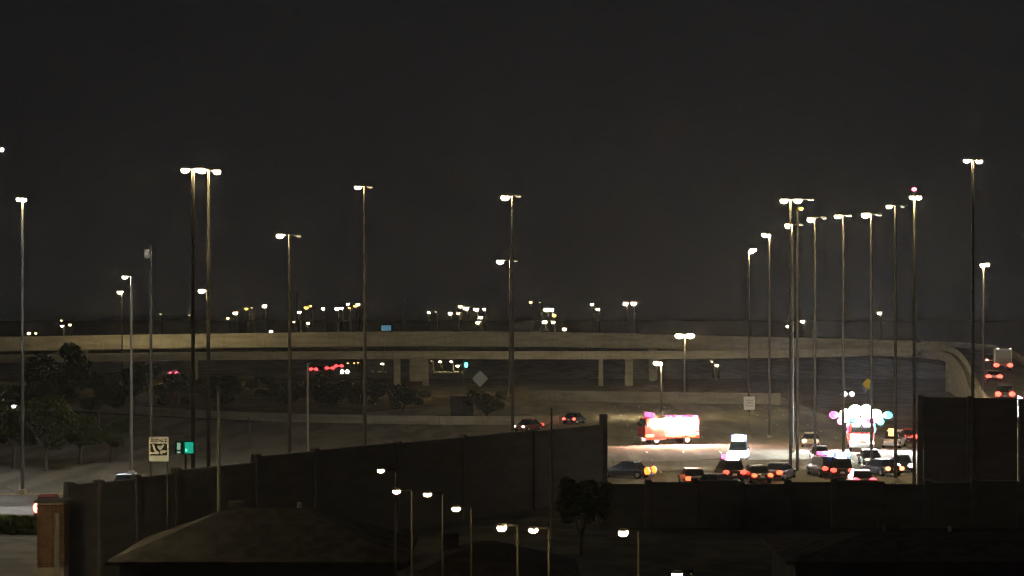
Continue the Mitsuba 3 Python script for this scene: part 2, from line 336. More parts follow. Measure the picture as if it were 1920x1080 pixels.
for i, (px, Y, h, w, lab) in enumerate([(330, 290, 5.6, 8, 'olive shrub behind the pair of lamp posts'), (420, 300, 5.2, 9, 'wide shrub left of the thin pale post'), (520, 290, 5.6, 9, 'dense shrub right of the left twin lamp posts'),
                                        (600, 285, 5.5, 9, 'dense shrub right of the thin pale post'), (680, 280, 5.0, 9, 'wide dark shrub below the overpass red lights'), (755, 275, 4.2, 7, 'dark shrub left of the dark cabinet')]):
    tree(px, Y, h, w, lab, seed=30 + i, n=4500, trunk_h=0.4, name='shrub')
tree(912, 262, 4.0, 5.2, 'dark shrub beside the dark cabinet below the diamond sign', 'm_leaf', seed=41, n=4000, trunk_h=0.2, name='shrub')
tree(1088, 112, 5.2, 3.6, 'dark tree in front of the right end of the sound wall', 'm_leaf', seed=42, n=3600, trunk_h=0.9)
# hedge along the pavement at left: uncountable
hg = np.random.default_rng(5); n = 16000
hp = np.c_[hg.uniform(-60, -22.8, n), hg.uniform(122, 128.5, n), hg.uniform(0, 1, n)]; hp[:, 2] *= 0.35 + 0.2 * np.sin(hp[:, 0] * 1.3)
a_ = hg.normal(size=(n, 3)) * 0.13; b_ = hg.normal(size=(n, 3)) * 0.09
v = np.stack([hp - a_, hp + b_, hp + a_, hp - b_], 1).reshape(-1, 3); i_ = np.arange(n)[:, None] * 4
k = obj('ground_cover', mesh(v, np.vstack([i_ + [0, 1, 2], i_ + [0, 2, 3]])), 'm_leaf'); labels[k] = {'label': 'low dark ground cover between parking lot and pavement', 'category': 'ground cover', 'kind': 'stuff'}
n = 14000
hp = np.c_[hg.uniform(-60, -22.8, n), hg.uniform(128.7, 133.0, n), np.zeros(n)]
tip = hp + np.c_[hg.normal(size=(n, 2)) * 0.06, hg.uniform(0.08, 0.2, n)]; sd = np.c_[hg.normal(size=(n, 2)) * 0.035, np.zeros(n)]
v = np.stack([hp - sd, hp + sd, tip], 1).reshape(-1, 3)
k = obj('grass', mesh(v, np.arange(3 * n).reshape(-1, 3)), 'm_grass'); labels[k] = {'label': 'green mown grass verge below the pale pavement at left', 'category': 'grass', 'kind': 'stuff'}
struct('verge', sheet([(-120, 128.6), (-22.2, 128.6), (-22.2, 133.1), (-120, 133.1)], 0.004), 'm_grass', 'green verge strip along the pavement at left', 'verge')

# ------------------------------------------------------------------ houses in the dark foreground
def house(cx, cy, w, d, eave, ridge, label):
    t = thing('house', label, 'house')
    obj('wall', box(w, d, eave, (cx, cy, eave / 2)), 'm_stucco', t)
    o = 0.5; z0, z1 = eave + 0.003, ridge
    x0, x1, y0, y1 = cx - w / 2 - o, cx + w / 2 + o, cy - d / 2 - o, cy + d / 2 + o
    hip = d / 2
    pts = [(x0, y0, z0), (x1, y0, z0), (x1, y1, z0), (x0, y1, z0), (x0, y0, z0 + .15), (x1, y0, z0 + .15), (x1, y1, z0 + .15), (x0, y1, z0 + .15), (cx - w / 2 + hip, cy, z1), (cx + w / 2 - hip, cy, z1)]
    rf = obj('roof', hull(pts), 'm_roof', t)
    obj('chimney', rbox(0.7, 0.7, 1.0, 0.04, (cx - 1.6, cy + 1.2, ridge - 0.3)), 'm_stucco', rf)
    obj('vent', tube((cx + 1.2, cy + 1, ridge - 1.2), (cx + 1.2, cy + 1, ridge + 0.15), 0.09), 'm_housing', rf)
house(-10.6, 84, 11.5, 8, 3.6, 5.55, 'unlit house with a dark hip roof in the lower left')
house(-1.0, 80, 6.6, 7, 3.2, 4.6, 'unlit low house behind the row of small lamps')
house(20.0, 92, 14, 8, 2.6, 3.6, 'unlit low house in the lower right')

# ------------------------------------------------------------------ lamps
WARM = (1.0, 0.80, 0.40)
def lamp_head(t, tip, side, lens, L, col, dim=False, weight=1.0, sub=1, name='lamp_head'):
    """tip: centre of the lens; side: unit vector from the pole outward."""
    x, y, z = tip; rx, ry, rz = lens
    u = np.array([side[0], side[1], 0]); u /= np.linalg.norm(u); w = np.array([-u[1], u[0], 0])
    M = np.eye(4); M[:3, 0] = u; M[:3, 1] = w; M[:3, 3] = tip
    pts = []
    for a, hw, h0, h1 in ((-1.6 * rx, 0.25 * ry, 0.62 * rz, 0.85 * rz), (-0.8 * rx, 0.8 * ry, 0.6 * rz, 1.1 * rz), (0.6 * rx, 0.9 * ry, 0.6 * rz, 1.15 * rz), (0.95 * rx, 0.5 * ry, 0.6 * rz, 0.9 * rz)):
        pts += [(a, s * hw, h) for s in (-1, 1) for h in (h0,)] + [(a, s * hw * 0.6, h1) for s in (-1, 1)]
    hd = hull(pts); hd.apply_transform(M)
    hk = obj(name, hd, 'm_housing', t)
    ln = ball(rx, ry, rz * (0.3 if dim else 1.0), (0, 0, 0), sub); ln.apply_transform(M)
    obj('lens', ln, 'm_housing', hk, emit=[L * c for c in col], weight=weight)
def street_lamp(pole_px, heads, Y, label, L=620.0, col=WARM, lens=(0.25, 0.20, 0.155), base=0.0, r=(0.14, 0.09), weight=1.0, mat='m_steel', group='tall freeway lamps', depth=0.0, beacon=None, name='street_lamp'):
    t = thing(name, label, 'street lamp', group)
    zt = max(H - (py - YH) / F * Y for _, py, *_ in heads) + 0.12
    X = PX(pole_px, Y)
    obj('pole', tube((X, Y, base), (X, Y, zt), *r), mat, t, smooth=40)
    if weight > 0.5: obj('base', rbox(0.5, 0.5, 0.4, 0.05, (X, Y, base + 0.2)), 'm_concrete', t)
    for hd in heads:
        px, py = hd[:2]; k = hd[2] if len(hd) > 2 else 1.0
        p = P(px, py, Y - depth * abs(PX(px, Y) - X)); side = (p[0] - X, -depth * abs(p[0] - X) if depth else 0.0)
        if abs(p[0] - X) < 0.25: side = (math.copysign(0.25, p[0] - X + 1e-6), -0.5)
        p = np.array([X + side[0], Y + side[1], p[2]])
        q = np.array([X, Y, zt - 0.05]); e = p - np.array([side[0], side[1], 0]) / np.linalg.norm(side) * lens[0] * 1.3 + [0, 0, lens[2] * 0.45]
        if np.linalg.norm(e - q) > 0.05: obj('arm', tube(q, e, 0.045, 0.035, 6), mat, t)
        lamp_head(t, p, side, [x * (0.7 if k < 0.1 else 1.0) for x in lens], L * k, col, dim=k < 0.1, weight=weight * (0.0 if k < 0.1 else 1.0))
    if beacon:
        b = P(*beacon, Y); obj('beacon_stem', tube((X, Y, zt - 0.02), (X, Y, b[2] - 0.1), 0.03), mat, t)
        obj('beacon', ball(0.2, 0.2, 0.16, (X, Y, b[2])), 'm_black', t, emit=(9, 0.9, 1.2), weight=0.0, label='red warning beacon on top of the pole')
    return t
DIM = 0.0016
street_lamp(42, [(36, 374), (47, 376)], 150, 'tall lamp near the left edge above the dark trees')
street_lamp(-14, [(0, 281)], 140, 'bluish lamp cut by the left edge high up', col=(0.75, 0.85, 1.0), L=6500)
street_lamp(362, [(347, 320), (374, 319)], 118, 'left one of two adjoining twin lamps at upper left')
street_lamp(391, [(379, 321), (407, 323)], 122, 'right one of two adjoining twin lamps at upper left')
street_lamp(684, [(671, 352, 0.6), (694, 352, DIM * 1.5)], 135, 'lamp with a lit left head and dim right head left of centre')
street_lamp(543, [(525, 443), (560, 444, DIM)], 130, 'mid height lamp with its head to the left above the overpass')
street_lamp(246, [(234, 520)], 168, 'lower lamp on a pale post rising from behind the wall at left', mat='m_palepole')
street_lamp(229, [(225, 548)], 380, 'small lamp just left of the pale left lamp post', lens=(0.55, 0.4, 0.36))
street_lamp(388, [(378, 546)], 380, 'small lamp in front of the twin lamp posts at left', lens=(0.6, 0.45, 0.4))
street_lamp(961, [(947, 371), (972, 369, DIM)], 150, 'upper of the two lamps near the picture centre', lens=(0.32, 0.26, 0.22))
street_lamp(956, [(938, 491), (966, 490, DIM)], 330, 'lower of the two lamps near the picture centre', lens=(0.65, 0.5, 0.42), L=650, r=(0.2, 0.14))
street_lamp(1824, [(1813, 302), (1836, 303)], 143, 'highest twin lamp near the right edge')
street_lamp(1844, [(1840, 498), (1848, 497)], 212, 'short lamp standing at the ramp near the right edge', lens=(0.32, 0.26, 0.22))
ROW = 'row of lamps receding along the freeway'
street_lamp(1714, [(1710, 371), (1718, 372)], 147, 'rightmost lamp of the receding row, carrying a red beacon', beacon=(1713, 355), group=ROW)
street_lamp(1679, [(1667, 388), (1693, 388, DIM)], 160, 'second lamp from the right in the receding row', group=ROW)
street_lamp(1634, [(1623, 404), (1649, 404, DIM)], 174, 'third lamp from the right in the receding row', lens=(0.36, 0.3, 0.25), group=ROW)
street_lamp(1581, [(1571, 406), (1592, 406, 0.02)], 176, 'fourth lamp from the right in the row, with a short lit right head', group=ROW, lens=(0.32, 0.26, 0.2))
street_lamp(1528, [(1520, 412), (1546, 410, DIM)], 181, 'fifth lamp from the right in the receding row', group=ROW, lens=(0.35, 0.3, 0.25))
street_lamp(1486, [(1478, 424), (1502, 422, DIM)], 195, 'lamp directly below the twin headed lamp in the row', group=ROW, lens=(0.34, 0.28, 0.24))
street_lamp(1482, [(1470, 377), (1496, 377), (1521, 376, DIM)], 165, 'twin headed lamp at the left top of the row', group=ROW, lens=(0.34, 0.28, 0.2))
street_lamp(1495, [(1500, 392)], 172, 'yellow lamp between the twin headed lamp and the row', col=(1.0, 0.58, 0.06), lens=(0.26, 0.2, 0.17), L=2.6, weight=0.0, group=ROW)
street_lamp(1443, [(1434, 441), (1441, 442)], 217, 'second lamp from the left end of the receding row', group=ROW, lens=(0.34, 0.28, 0.24))
street_lamp(1404, [(1404, 473), (1413, 469)], 268, 'leftmost and lowest lamp of the receding row', group=ROW, lens=(0.4, 0.32, 0.26))
street_lamp(1284, [(1274, 630), (1294, 630)], 330, 'twin headed lamp in front of the overpass at right of centre', lens=(0.7, 0.5, 0.42), r=(0.2, 0.14), L=500)
street_lamp(1240, [(1231, 681), (1238, 682)], 262, 'low lamp above the left flashing fire engine', lens=(0.42, 0.32, 0.3), L=500)
street_lamp(-120, [(-112, 800)], 82, 'added lamp outside the left edge that lights the seat belt sign and the lot', L=1100, lens=(0.4, 0.32, 0.26))  # unseen lamp, added to brighten the seat belt sign, pillar and lot
# small lamps in the foreground
FG = 'small lamps in the dark foreground'
names = ['farthest small foreground lamp, highest of the descending row', 'second small lamp of the descending foreground row', 'third small lamp of the foreground row, right of the second', 'fourth small foreground lamp, above the middle of the row',
         'left one of two close bright small foreground lamps', 'right one of two close bright small foreground lamps', 'brightest small foreground lamp standing alone below the fire engine', 'small lamp cut by the bottom edge']
for (px, py), nm in zip([(713, 884), (743, 923), (801, 928), (855, 955), (941, 990), (1000, 994), (1168, 998), (1268, 1076)], names):
    Y = 6 * F / (py - YH)
    big = 1.25 if px in (941, 1168) else 1.0
    street_lamp(px + 29, [(px, py)], Y, nm, L=105, col=(1.0, 0.74, 0.32), lens=(0.155 * big, 0.13, 0.085 * big), r=(0.045, 0.028), weight=0.8, mat='m_steel', group=FG, depth=2.6)
# distant lamps beyond the overpass
def far(cluster, lamps, group='distant lamps beyond the overpass'):
    bright = {}
    words = ['first', 'second', 'third', 'fourth', 'fifth', 'sixth', 'seventh', 'eighth', 'ninth']
    for i, q in enumerate(lamps):
        px, py, size = q[:3]; col = q[3] if len(q) > 3 else WARM; Y = q[4] if len(q) > 4 else 820 + 37 * ((px * 7) % 5)
        s = Y / F * size / 2
        heads = [(px, py)] if not isinstance(px, tuple) else [(x, py) for x in px]
        pole = px + 3 if not isinstance(px, tuple) else sum(px) / 2
        street_lamp(pole, heads, Y, f'{words[i]} distant lamp {cluster}', L=(2.4 if col is YEL else 1.1 if size <= 5 else 3.0 if (px * 3) % 4 == 1 else 90), col=col, lens=(s * 0.85, s * 0.75, s * 0.66), r=(0.28, 0.2), weight=0.0, group=group)
YEL = (1.0, 0.66, 0.14)
far('in the low pair at the far left', [((54, 66), 625, 8)] if False else [(54, 625, 7), (67, 625, 7)])
far('in the low trio at far left', [(115, 601, 6), (117, 611, 8), (131, 609, 9)])
far('in the scattered group right of the twin posts', [(301, 589, 5), (355, 591, 5), (427, 597, 8), (441, 587, 10), (462, 579, 9, YEL), (472, 577, 5)])
far('in the group around the mid height lamp post', [(496, 574, 11), (508, 622, 9), (561, 585, 9), (574, 577, 11, YEL), (582, 574, 8, YEL), (551, 604, 6), (578, 606, 7), (606, 579, 8)])
far('in the bright cluster left of centre', [(632, 579, 10), (640, 578, 9), (652, 570, 8), (655, 577, 7, YEL), (666, 574, 9, YEL), (671, 571, 11)])
far('in the bright cluster left of the centre lamps', [(804, 586, 6), (817, 585, 5), (844, 588, 9), (859, 588, 9), (863, 575, 11), (874, 578, 12)])
far('beside the bright cluster, nearer the centre lamps', [(893, 580, 12), (908, 580, 7), (901, 595, 10), (896, 605, 9)])
far('in the group right of the centre lamps', [(995, 567, 8), (1012, 567, 4), (1024, 581, 11), (1034, 581, 11), (1039, 592, 10, YEL), (1021, 604, 11), (1037, 604, 9), (1058, 617, 9)])
far('in the pair of pairs right of the centre', [(1110, 571, 8), (1121, 580, 9), (1173, 570, 11), (1188, 569, 12)])
far('among the lone lights left of the ramp', [(1476, 612, 6), (1505, 603, 9), (1649, 587, 9)])
far('in the dim pair above the low lamp', [(1335, 678, 6, WARM, 420), (1344, 685, 7, WARM, 420)])
# lights seen under the bridge
far('in the row seen under the overpass', [(717, 682, 7, WARM, 470), (809, 677, 4, WARM, 470), (825, 678, 6, WARM, 470), (846, 678, 6, WARM, 470), (858, 686, 8, WARM, 470)], 'small lamps seen under the overpass')
far('in the yellow row under the overpass', [(652, 681, 5, YEL, 468), (664, 681, 5, YEL, 468), (671, 680, 4, YEL, 468)], 'small lamps seen under the overpass')

# ------------------------------------------------------------------ posts and signs
def post(px, y0, y1, Y, label, mat, r=0.07, box_at=None, cat_='post'):
    t = thing('post', label, cat_)
    a, b = P(px, y0, Y), P(px, y1, Y)
    obj('shaft', tube((a[0], Y, max(b[2], 0.0)), (a[0], Y, a[2]), r, r * 0.8), mat, t, smooth=40)
    obj('cap', ball(r * 1.1, r * 1.1, r * 0.6, (a[0], Y, a[2])), mat, t)
    if box_at:
        c = P(*box_at, Y); obj('bracket', tube((a[0], Y, c[2]), (c[0], Y, c[2]), 0.05, n=6), mat, t)
        obj('equipment_box', rbox(0.45, 0.4, 0.75, 0.04, tuple(c)), 'm_housing', t)
post(283, 460, 1200, 160, 'tall bare pole with a small box near its top at left', 'm_steel', 0.12, (276, 476))
post(410, 735, 1200, 92.5, 'pale post standing in front of the stepped wall at left', 'm_palepole', 0.09)
post(577, 682, 900, 150, 'thin pale post behind the stepped wall', 'm_palepole', 0.09)
post(1034, 765, 1200, 90, 'thin grey post in front of the sound wall right of centre', 'm_palepole', 0.06)
post(757, 565, 640, 600, 'distant mast rising over the overpass left of centre', 'm_palepole', 0.3)
post(557, 548, 640, 600, 'distant mast right of the mid height lamp post', 'm_palepole', 0.25)
post(468, 785, 900, 200, 'dark thin pole behind the wall left of the tan pavement', 'm_steel', 0.1)
post(1482, 640, 900, 165.6, 'dark sign pole in the lit gap under the lamp row', 'm_steel', 0.09)
def panel_sign(px, py, Y, w, h, label, face, bsdf_back='m_signback', diamond=False, post_dx=0.0, name='road_sign'):
    t = thing(name, label, 'sign'); c = P(px, py, Y)
    if diamond:
        poly = Polygon([(0, h / 2), (w / 2, 0), (0, -h / 2), (-w / 2, 0)])
    else:
        poly = Polygon([(-w / 2, -h / 2), (w / 2, -h / 2), (w / 2, h / 2), (-w / 2, h / 2)])
    poly = poly.buffer(-0.07).buffer(0.07, quad_segs=3)
    def lay(pl, d, th):
        m = trimesh.creation.extrude_polygon(pl, th, engine='earcut')
        m.apply_transform(trimesh.transformations.rotation_matrix(math.pi / 2, (1, 0, 0))); m.apply_translation((c[0], Y - d, c[2])); return m
    obj('panel', lay(poly, 0.0, 0.03), face, t)
    pb = 0.0
    obj('post', tube((c[0] + post_dx, Y + 0.08, pb), (c[0] + post_dx, Y + 0.08, c[2] + h * 0.4), 0.045), 'm_steel', t)
    return t, lay, c
# black and white seat belt sign
t, lay, c = panel_sign(298, 842, 94, 0.97, 1.22, 'white sign with a black seat belt picture beside the green sign', 'm_signwhite', post_dx=0.41)
def zz(x, y): return ((x - 655) / 500 * 0.97, -(y - 567) / 625 * 1.22)
obj('picture_field', lay(Polygon([zz(x, y) for x, y in ((440, 430), (862, 430), (862, 728), (440, 728))]), 0.032, 0.006), 'm_signblack', t)
for pl, nm in (([(492, 452), (532, 452), (590, 612), (640, 618), (648, 690), (585, 694), (556, 640), (520, 560)], 'belt_strap'), ([(441, 642), (556, 645), (580, 692), (441, 682)], 'belt'),
               ([(682, 610), (740, 596), (861, 606), (861, 640), (760, 672), (730, 696), (684, 690)], 'buckle'), ([(622, 476), (700, 488), (770, 450), (792, 470), (762, 520), (712, 588), (668, 582), (622, 522)], 'hand')):
    obj(nm, lay(Polygon([zz(*q) for q in pl]).buffer(0.004), 0.039, 0.005), 'm_signwhite', t)
tm = meshkit.text_mesh('BUCKLE', 0.15, 0.006, True); tm.apply_scale((0.78 / tm.extents[0], 1, 1)); tm.apply_translation(-tm.bounds.mean(0))
tm.apply_transform(trimesh.transformations.rotation_matrix(math.pi / 2, (1, 0, 0))); tm.apply_translation((c[0], 94 - 0.034, c[2] + 0.43)); obj('lettering', tm, 'm_signblack', t)
# lit green street sign
Yg = 118
t = thing('lit_street_sign', 'glowing green street sign right of the black and white sign', 'sign')
c = P(347, 839, Yg); sx = Yg / F
obj('case', rbox(37 * sx, 0.25, 25 * sx, 0.04, tuple(c)), 'm_signgreen', t)
obj('light_panel', rbox(16 * sx, 0.03, 21 * sx, 0.01, (c[0] + 8.2 * sx, Yg - 0.15, c[2])), 'm_signgreen', t, emit=(0.012, 0.36, 0.24), weight=0.0, label='bright teal lit half of the face')
for dz, hh in ((2.6, 13), (-9.0, 3)):
    obj('glyph', box(6.5 * sx, 0.03, hh * sx, (c[0] - 11.2 * sx, Yg - 0.15, c[2] + dz * sx)), 'm_signwhite', t, emit=(0.14, 0.30, 0.22), weight=0.0)
obj('glyph', box(4.6 * sx, 0.02, 5.5 * sx, (c[0] + 3.2 * sx, Yg - 0.185, c[2] - 4.5 * sx)), 'm_signwhite', t, emit=(0.06, 0.85, 0.55), weight=0.0)
obj('post', tube((c[0], Yg + 0.16, 0), (c[0], Yg + 0.16, c[2] + 0.3), 0.07), 'm_steel', t)
panel_sign(1627, 720, 300, 1.75, 1.95, 'yellow diamond warning sign above the brightest emergency light', 'm_signyellow', diamond=True)
t, lay, c = panel_sign(1405, 756, 240, 1.4, 1.65, 'pale square road sign right of the flashing fire engine', 'm_signwhite')
for i in range(3): obj('line_of_text', lay(Polygon([(-0.45, 0.42 - i * 0.36), (0.45, 0.42 - i * 0.36), (0.45, 0.34 - i * 0.36), (-0.45, 0.34 - i * 0.36)]), 0.032, 0.004), 'm_signback', t)
panel_sign(900, 710, 250, 2.1, 2.2, 'dim grey diamond sign seen above the dark cabinet', 'm_signback', diamond=True)
t = thing('utility_cabinet', 'dark square utility cabinet left of the dark shrub', 'cabinet')
c = P(866, 757, 264); obj('body', rbox(3.1, 1.4, 2.7, 0.05, (c[0], 264, 1.45)), 'm_black', t); obj('plinth', box(3.3, 1.6, 0.1, (c[0], 264, 0.05)), 'm_concrete', t)
for s in (-1, 1): obj('door', rbox(1.4, 0.05, 2.3, 0.02, (c[0] + s * 0.74, 263.28, 1.5)), 'm_black', t)
# signals
def signal(px, py, Y, label, lit, col, base=0.0):
    t = thing('traffic_signal', label, 'traffic light'); c = P(px, py, Y)
    hs = obj('housing', rbox(0.62, 0.4, 1.9, 0.06, (c[0], Y, c[2] + (0.55 if lit == 2 else 0))), 'm_black', t)
    top = c[2] + (0.55 if lit == 2 else 0) + 0.55
    for i in range(3):
        z = top - 0.55 * i
        if i == lit: obj('lens', ball(0.42, 0.1, 0.62, (c[0], Y - 0.22, z)), 'm_black', t, emit=col, weight=0.0, label='lit green lens')
        else: obj('lens', ball(0.2, 0.06, 0.2, (c[0], Y - 0.2, z)), 'm_maroon' if False else 'm_black', t)
    obj('post', tube((c[0] - 0.45, Y + 0.1, base), (c[0] - 0.45, Y + 0.1, top + 0.6), 0.1), 'm_palepole', t)
signal(874, 684, 396, 'green traffic signal glowing under the overpass', 2, (0.5, 5.0, 4.6))
t = thing('billboard', 'small pale blue lit sign above the overpass parapet', 'sign')
c = P(724, 615, 700); obj('face', rbox(3.6, 0.2, 2.0, 0.05, tuple(c)), 'm_signwhite', t, emit=(0.05, 0.16, 0.24), weight=0.0); obj('post', tube((c[0], 700.2, 0), (c[0], 700.2, c[2]), 0.2), 'm_steel', t)

# ------------------------------------------------------------------ vehicles
def vehicle_frame(X, Y, z, yaw):
    M = trimesh.transformations.rotation_matrix(math.radians(yaw), (0, 0, 1)); M[:3, 3] = (X, Y, z); return M
def wheelset(t, put, ys, hw, r=0.33):
    for y in ys:
        for s in (-1, 1):
            w = obj('wheel', put(cyl_x(r, 0.22, (s * (hw - 0.1), y, r))), 'm_tyre', t)
            obj('rim', put(cyl_x(r * 0.6, 0.03, (s * (hw + 0.02), y, r), 10)), 'm_rim', w)
RED, AMB = (7.0, 0.42, 0.26), (6.0, 1.9, 0.5)
def car(px, Y, z, yaw, colour, label, tail=1.0, head=0.0, suv=False, tcol=RED, hcol=(1.0, 0.95, 0.85), grp='cars on the road', tl=(0.58, 0.40), X=None, name='car', hl=(0.30, 0.2), cat_='car'):
    """yaw 0 drives away from the camera."""
    X = PX(px, Y) if X is None else X
    M = vehicle_frame(X, Y, z, yaw)
    def put(m): m.apply_transform(M); return m
    t = thing(name, label, cat_, grp)
    L, W, hb, ht = (4.8, 1.9, 1.0, 1.78) if suv else (4.6, 1.8, 0.86, 1.42)
    b = []
    for y, w, z0, z1 in ((-L / 2, 0.84, 0.38, hb * 0.92), (-L / 2 + 0.25, 0.97, 0.26, hb), (0, 1.0, 0.22, hb), (L / 2 - 0.9, 0.98, 0.24, hb * 0.93), (L / 2 - 0.1, 0.86, 0.28, hb * 0.74), (L / 2, 0.7, 0.4, hb * 0.62)):
        b += [(s * W / 2 * w, y, zz_) for s in (-1, 1) for zz_ in (z0, z0 + (z1 - z0) * 0.6)] + [(s * W / 2 * w * 0.9, y, z1) for s in (-1, 1)]
    obj('body', put(hull(b)), 'm_car_' + colour, t, smooth=35)
    back = -L / 2 + (0.15 if suv else 0.75)
    cab = [(s * W / 2 * k, y, q) for s in (-1, 1) for k, y, q in ((0.92, back, hb - 0.03), (0.92, L / 2 - 1.15, hb - 0.05), (0.74, back + 0.5, ht), (0.74, L / 2 - 2.1, ht))]
    obj('roof', put(hull([(x, y, q) for x, y, q in cab if q > hb] + [(x * 1.03, y + (-0.06 if y < 0 else 0.06), q - 0.09) for x, y, q in cab if q > hb])), 'm_car_' + colour, t)
    obj('window', put(hull([(x * 0.985, y, min(q, ht - 0.06)) for x, y, q in cab])), 'm_window', t)
    wheelset(t, put, (-L / 2 + 0.85, L / 2 - 0.85), W / 2)
    obj('bumper', put(rbox(W * 0.9, 0.16, 0.2, 0.04, (0, -L / 2 - 0.02, 0.42))), 'm_black', t)
    obj('number_plate', put(box(0.36, 0.02, 0.16, (0, -L / 2 - 0.03, 0.62))), 'm_signwhite', t)
    for s in (-1, 1):
        e = [c * tail for c in tcol] if tail else None
        obj('taillight', put(ball(tl[0] / 2, 0.24, tl[1] / 2, (s * (W / 2 - 0.22), -L / 2 + 0.02, hb * 0.82))), 'm_car_maroon', t, emit=e, weight=0.0)
        e = [c * head for c in hcol] if head else None
        obj('headlight', put(ball(hl[0] / 2, 0.2, hl[1] / 2, (s * (W / 2 - 0.3), L / 2 - 0.08, 0.66))), 'm_chrome', t, emit=e, weight=0.0)
    return t, put, (L, W, hb, ht)
def light_bar(t, put, w, y, z, cols, weight=3.0, size=0.2):
    k = obj('light_bar', put(rbox(w + 0.1, 0.3, 0.08, 0.02, (0, y, z - 0.1))), 'm_black', t)
    n = len(cols)
    for i, c_ in enumerate(cols):
        obj('lamp_module', put(rbox(w / n * 0.9, 0.28, size, 0.03, ((i - (n - 1) / 2) * w / n, y, z + size / 2 - 0.06))), 'm_black', k, emit=c_, weight=weight)
zr = lambda Y: float(np.interp(Y, [150, 182, 210, 250, 290, 325], [3.6, 4.1, 4.6, 5.5, 6.3, 6.9]))
RG = 'cars on the ramp at right'
car(1883, 210, zr(210), -12, 'grey', 'nearest car on the ramp with two wide red tail lights', grp=RG, suv=True, tl=(0.68, 0.56))
car(1863.5, 247, zr(247), -13, 'silver', 'car ahead of the nearest one on the ramp', grp=RG, tl=(0.8, 0.5))
car(1858, 305, zr(305) - 0.4, -12, 'black', 'farthest car on the ramp at its left side', grp=RG, tl=(0.6, 0.36), tcol=(5, 1.0, 0.8))
def box_truck(px, Y, z, yaw, label, markers=True, colour='white', X=None):
    X = PX(px, Y) if X is None else X; M = vehicle_frame(X, Y, z, yaw)
    def put(m): m.apply_transform(M); return m
    t = thing('box_truck', label, 'truck')
    obj('cargo_box', put(rbox(2.4, 5.0, 2.3, 0.05, (0, -1.0, 2.0))), 'm_car_' + colour, t)
    obj('cab', put(hull([(s * 1.05, y, q) for s in (-1, 1) for y, q in ((1.55, 0.5), (1.55, 2.4), (2.6, 2.4), (3.2, 1.4), (3.3, 0.5))])), 'm_car_' + colour, t)
    obj('windscreen', put(hull([(s * 0.9, y, q) for s in (-1, 1) for y, q in ((2.72, 2.25), (3.2, 1.5), (3.22, 1.52), (2.75, 2.27))])), 'm_window', t)
    obj('chassis', put(box(0.9, 6.0, 0.25, (0, -0.3, 0.65))), 'm_black', t)
    obj('rear_door', put(rbox(2.1, 0.04, 2.05, 0.01, (0, -3.52, 2.0))), 'm_signback', t)
    wheelset(t, put, (-2.2, 2.2), 1.15, 0.45)
    for s in (-1, 1):
        obj('taillight', put(ball(0.42, 0.12, 0.3, (s * 0.95, -3.53, 0.85))), 'm_car_maroon', t, emit=RED, weight=0.0)
        if markers: obj('marker_lamp', put(ball(0.16, 0.08, 0.11, (s * 0.85 + 0.1, -3.5, 3.2))), 'm_black', t, emit=(2.5, 2.2, 1.9), weight=0.0)
box_truck(1880, 275, zr(275), -13, 'box truck on the ramp with two small white roof lamps')
box_truck(1938, 166, zr(166), -10, 'truck cut by the right edge beside the dark wall', colour='maroon')

# cars queueing in the gap
Q = 'cars queueing below the emergency vehicles'
car(1298, 158, 0, 4, 'grey', 'left car of the queue below the fire engine', grp=Q, tcol=(6, .4, .13))
car(1345, 152.5, 0, -38, 'black', 'turned car with one wide orange tail light in the queue', grp=Q, tcol=(6, .42, .12), tl=(0.75, 0.34))
car(1416, 161, 0, 8, 'black', 'car with two close orange lights right of the white police lamp', grp=Q, tcol=(6, .45, .15), tl=(0.5, 0.32))
car(1462, 164, 0, -25, 'grey', 'grey car at the right end of the left queue', grp=Q, tcol=(6, .4, .13))
car(1174, 165, 0, 62, 'black', 'car with a glowing orange lamp under the left fire engine', grp=Q, tcol=(6, 0.75, 0.08), tl=(0.85, 0.7))
car(1613, 156, 0, -2, 'black', 'car with bright twin red tail lights at bottom right of the gap', grp=Q, tcol=(8, .35, .5), tl=(0.66, 0.52))
car(1652, 168, 0, 20, 'black', 'car with amber lights right of the twin red tail lights', grp=Q, tcol=(5, 1.0, .45), tl=(0.5, 0.4))
car(1690, 172, 0, 175, 'black', 'car with white headlights next to the dark wall block', tail=0, head=7, grp=Q, hl=(0.6, 0.4))
car(1700, 212, 0, -6, 'red', 'car with a red tail light right of the brightest light', grp=Q, tl=(0.75, 0.5))
car(1520, 205, 0, 170, 'tan', 'car facing the camera between the two fire engines', tail=0, head=1.1, grp=Q, hl=(0.62, 0.5), hcol=(1, .75, .5))
car(1588, 325, 0, 176, 'grey', 'far car with two white headlights behind the dazzling engine', tail=0, head=3.0, grp=Q, hl=(0.95, 0.9))
car(1632, 179, 0, 178, 'black', 'car facing the camera with dim amber lights below the dazzling engine', tail=0, head=1.4, grp=Q, hl=(0.5, 0.3), hcol=(1, .7, .45))
car(1537, 184, 0, 172, 'black', 'car with small white lights behind the violet light bar', tail=0, head=3.0, grp=Q, hl=(0.4, 0.24))
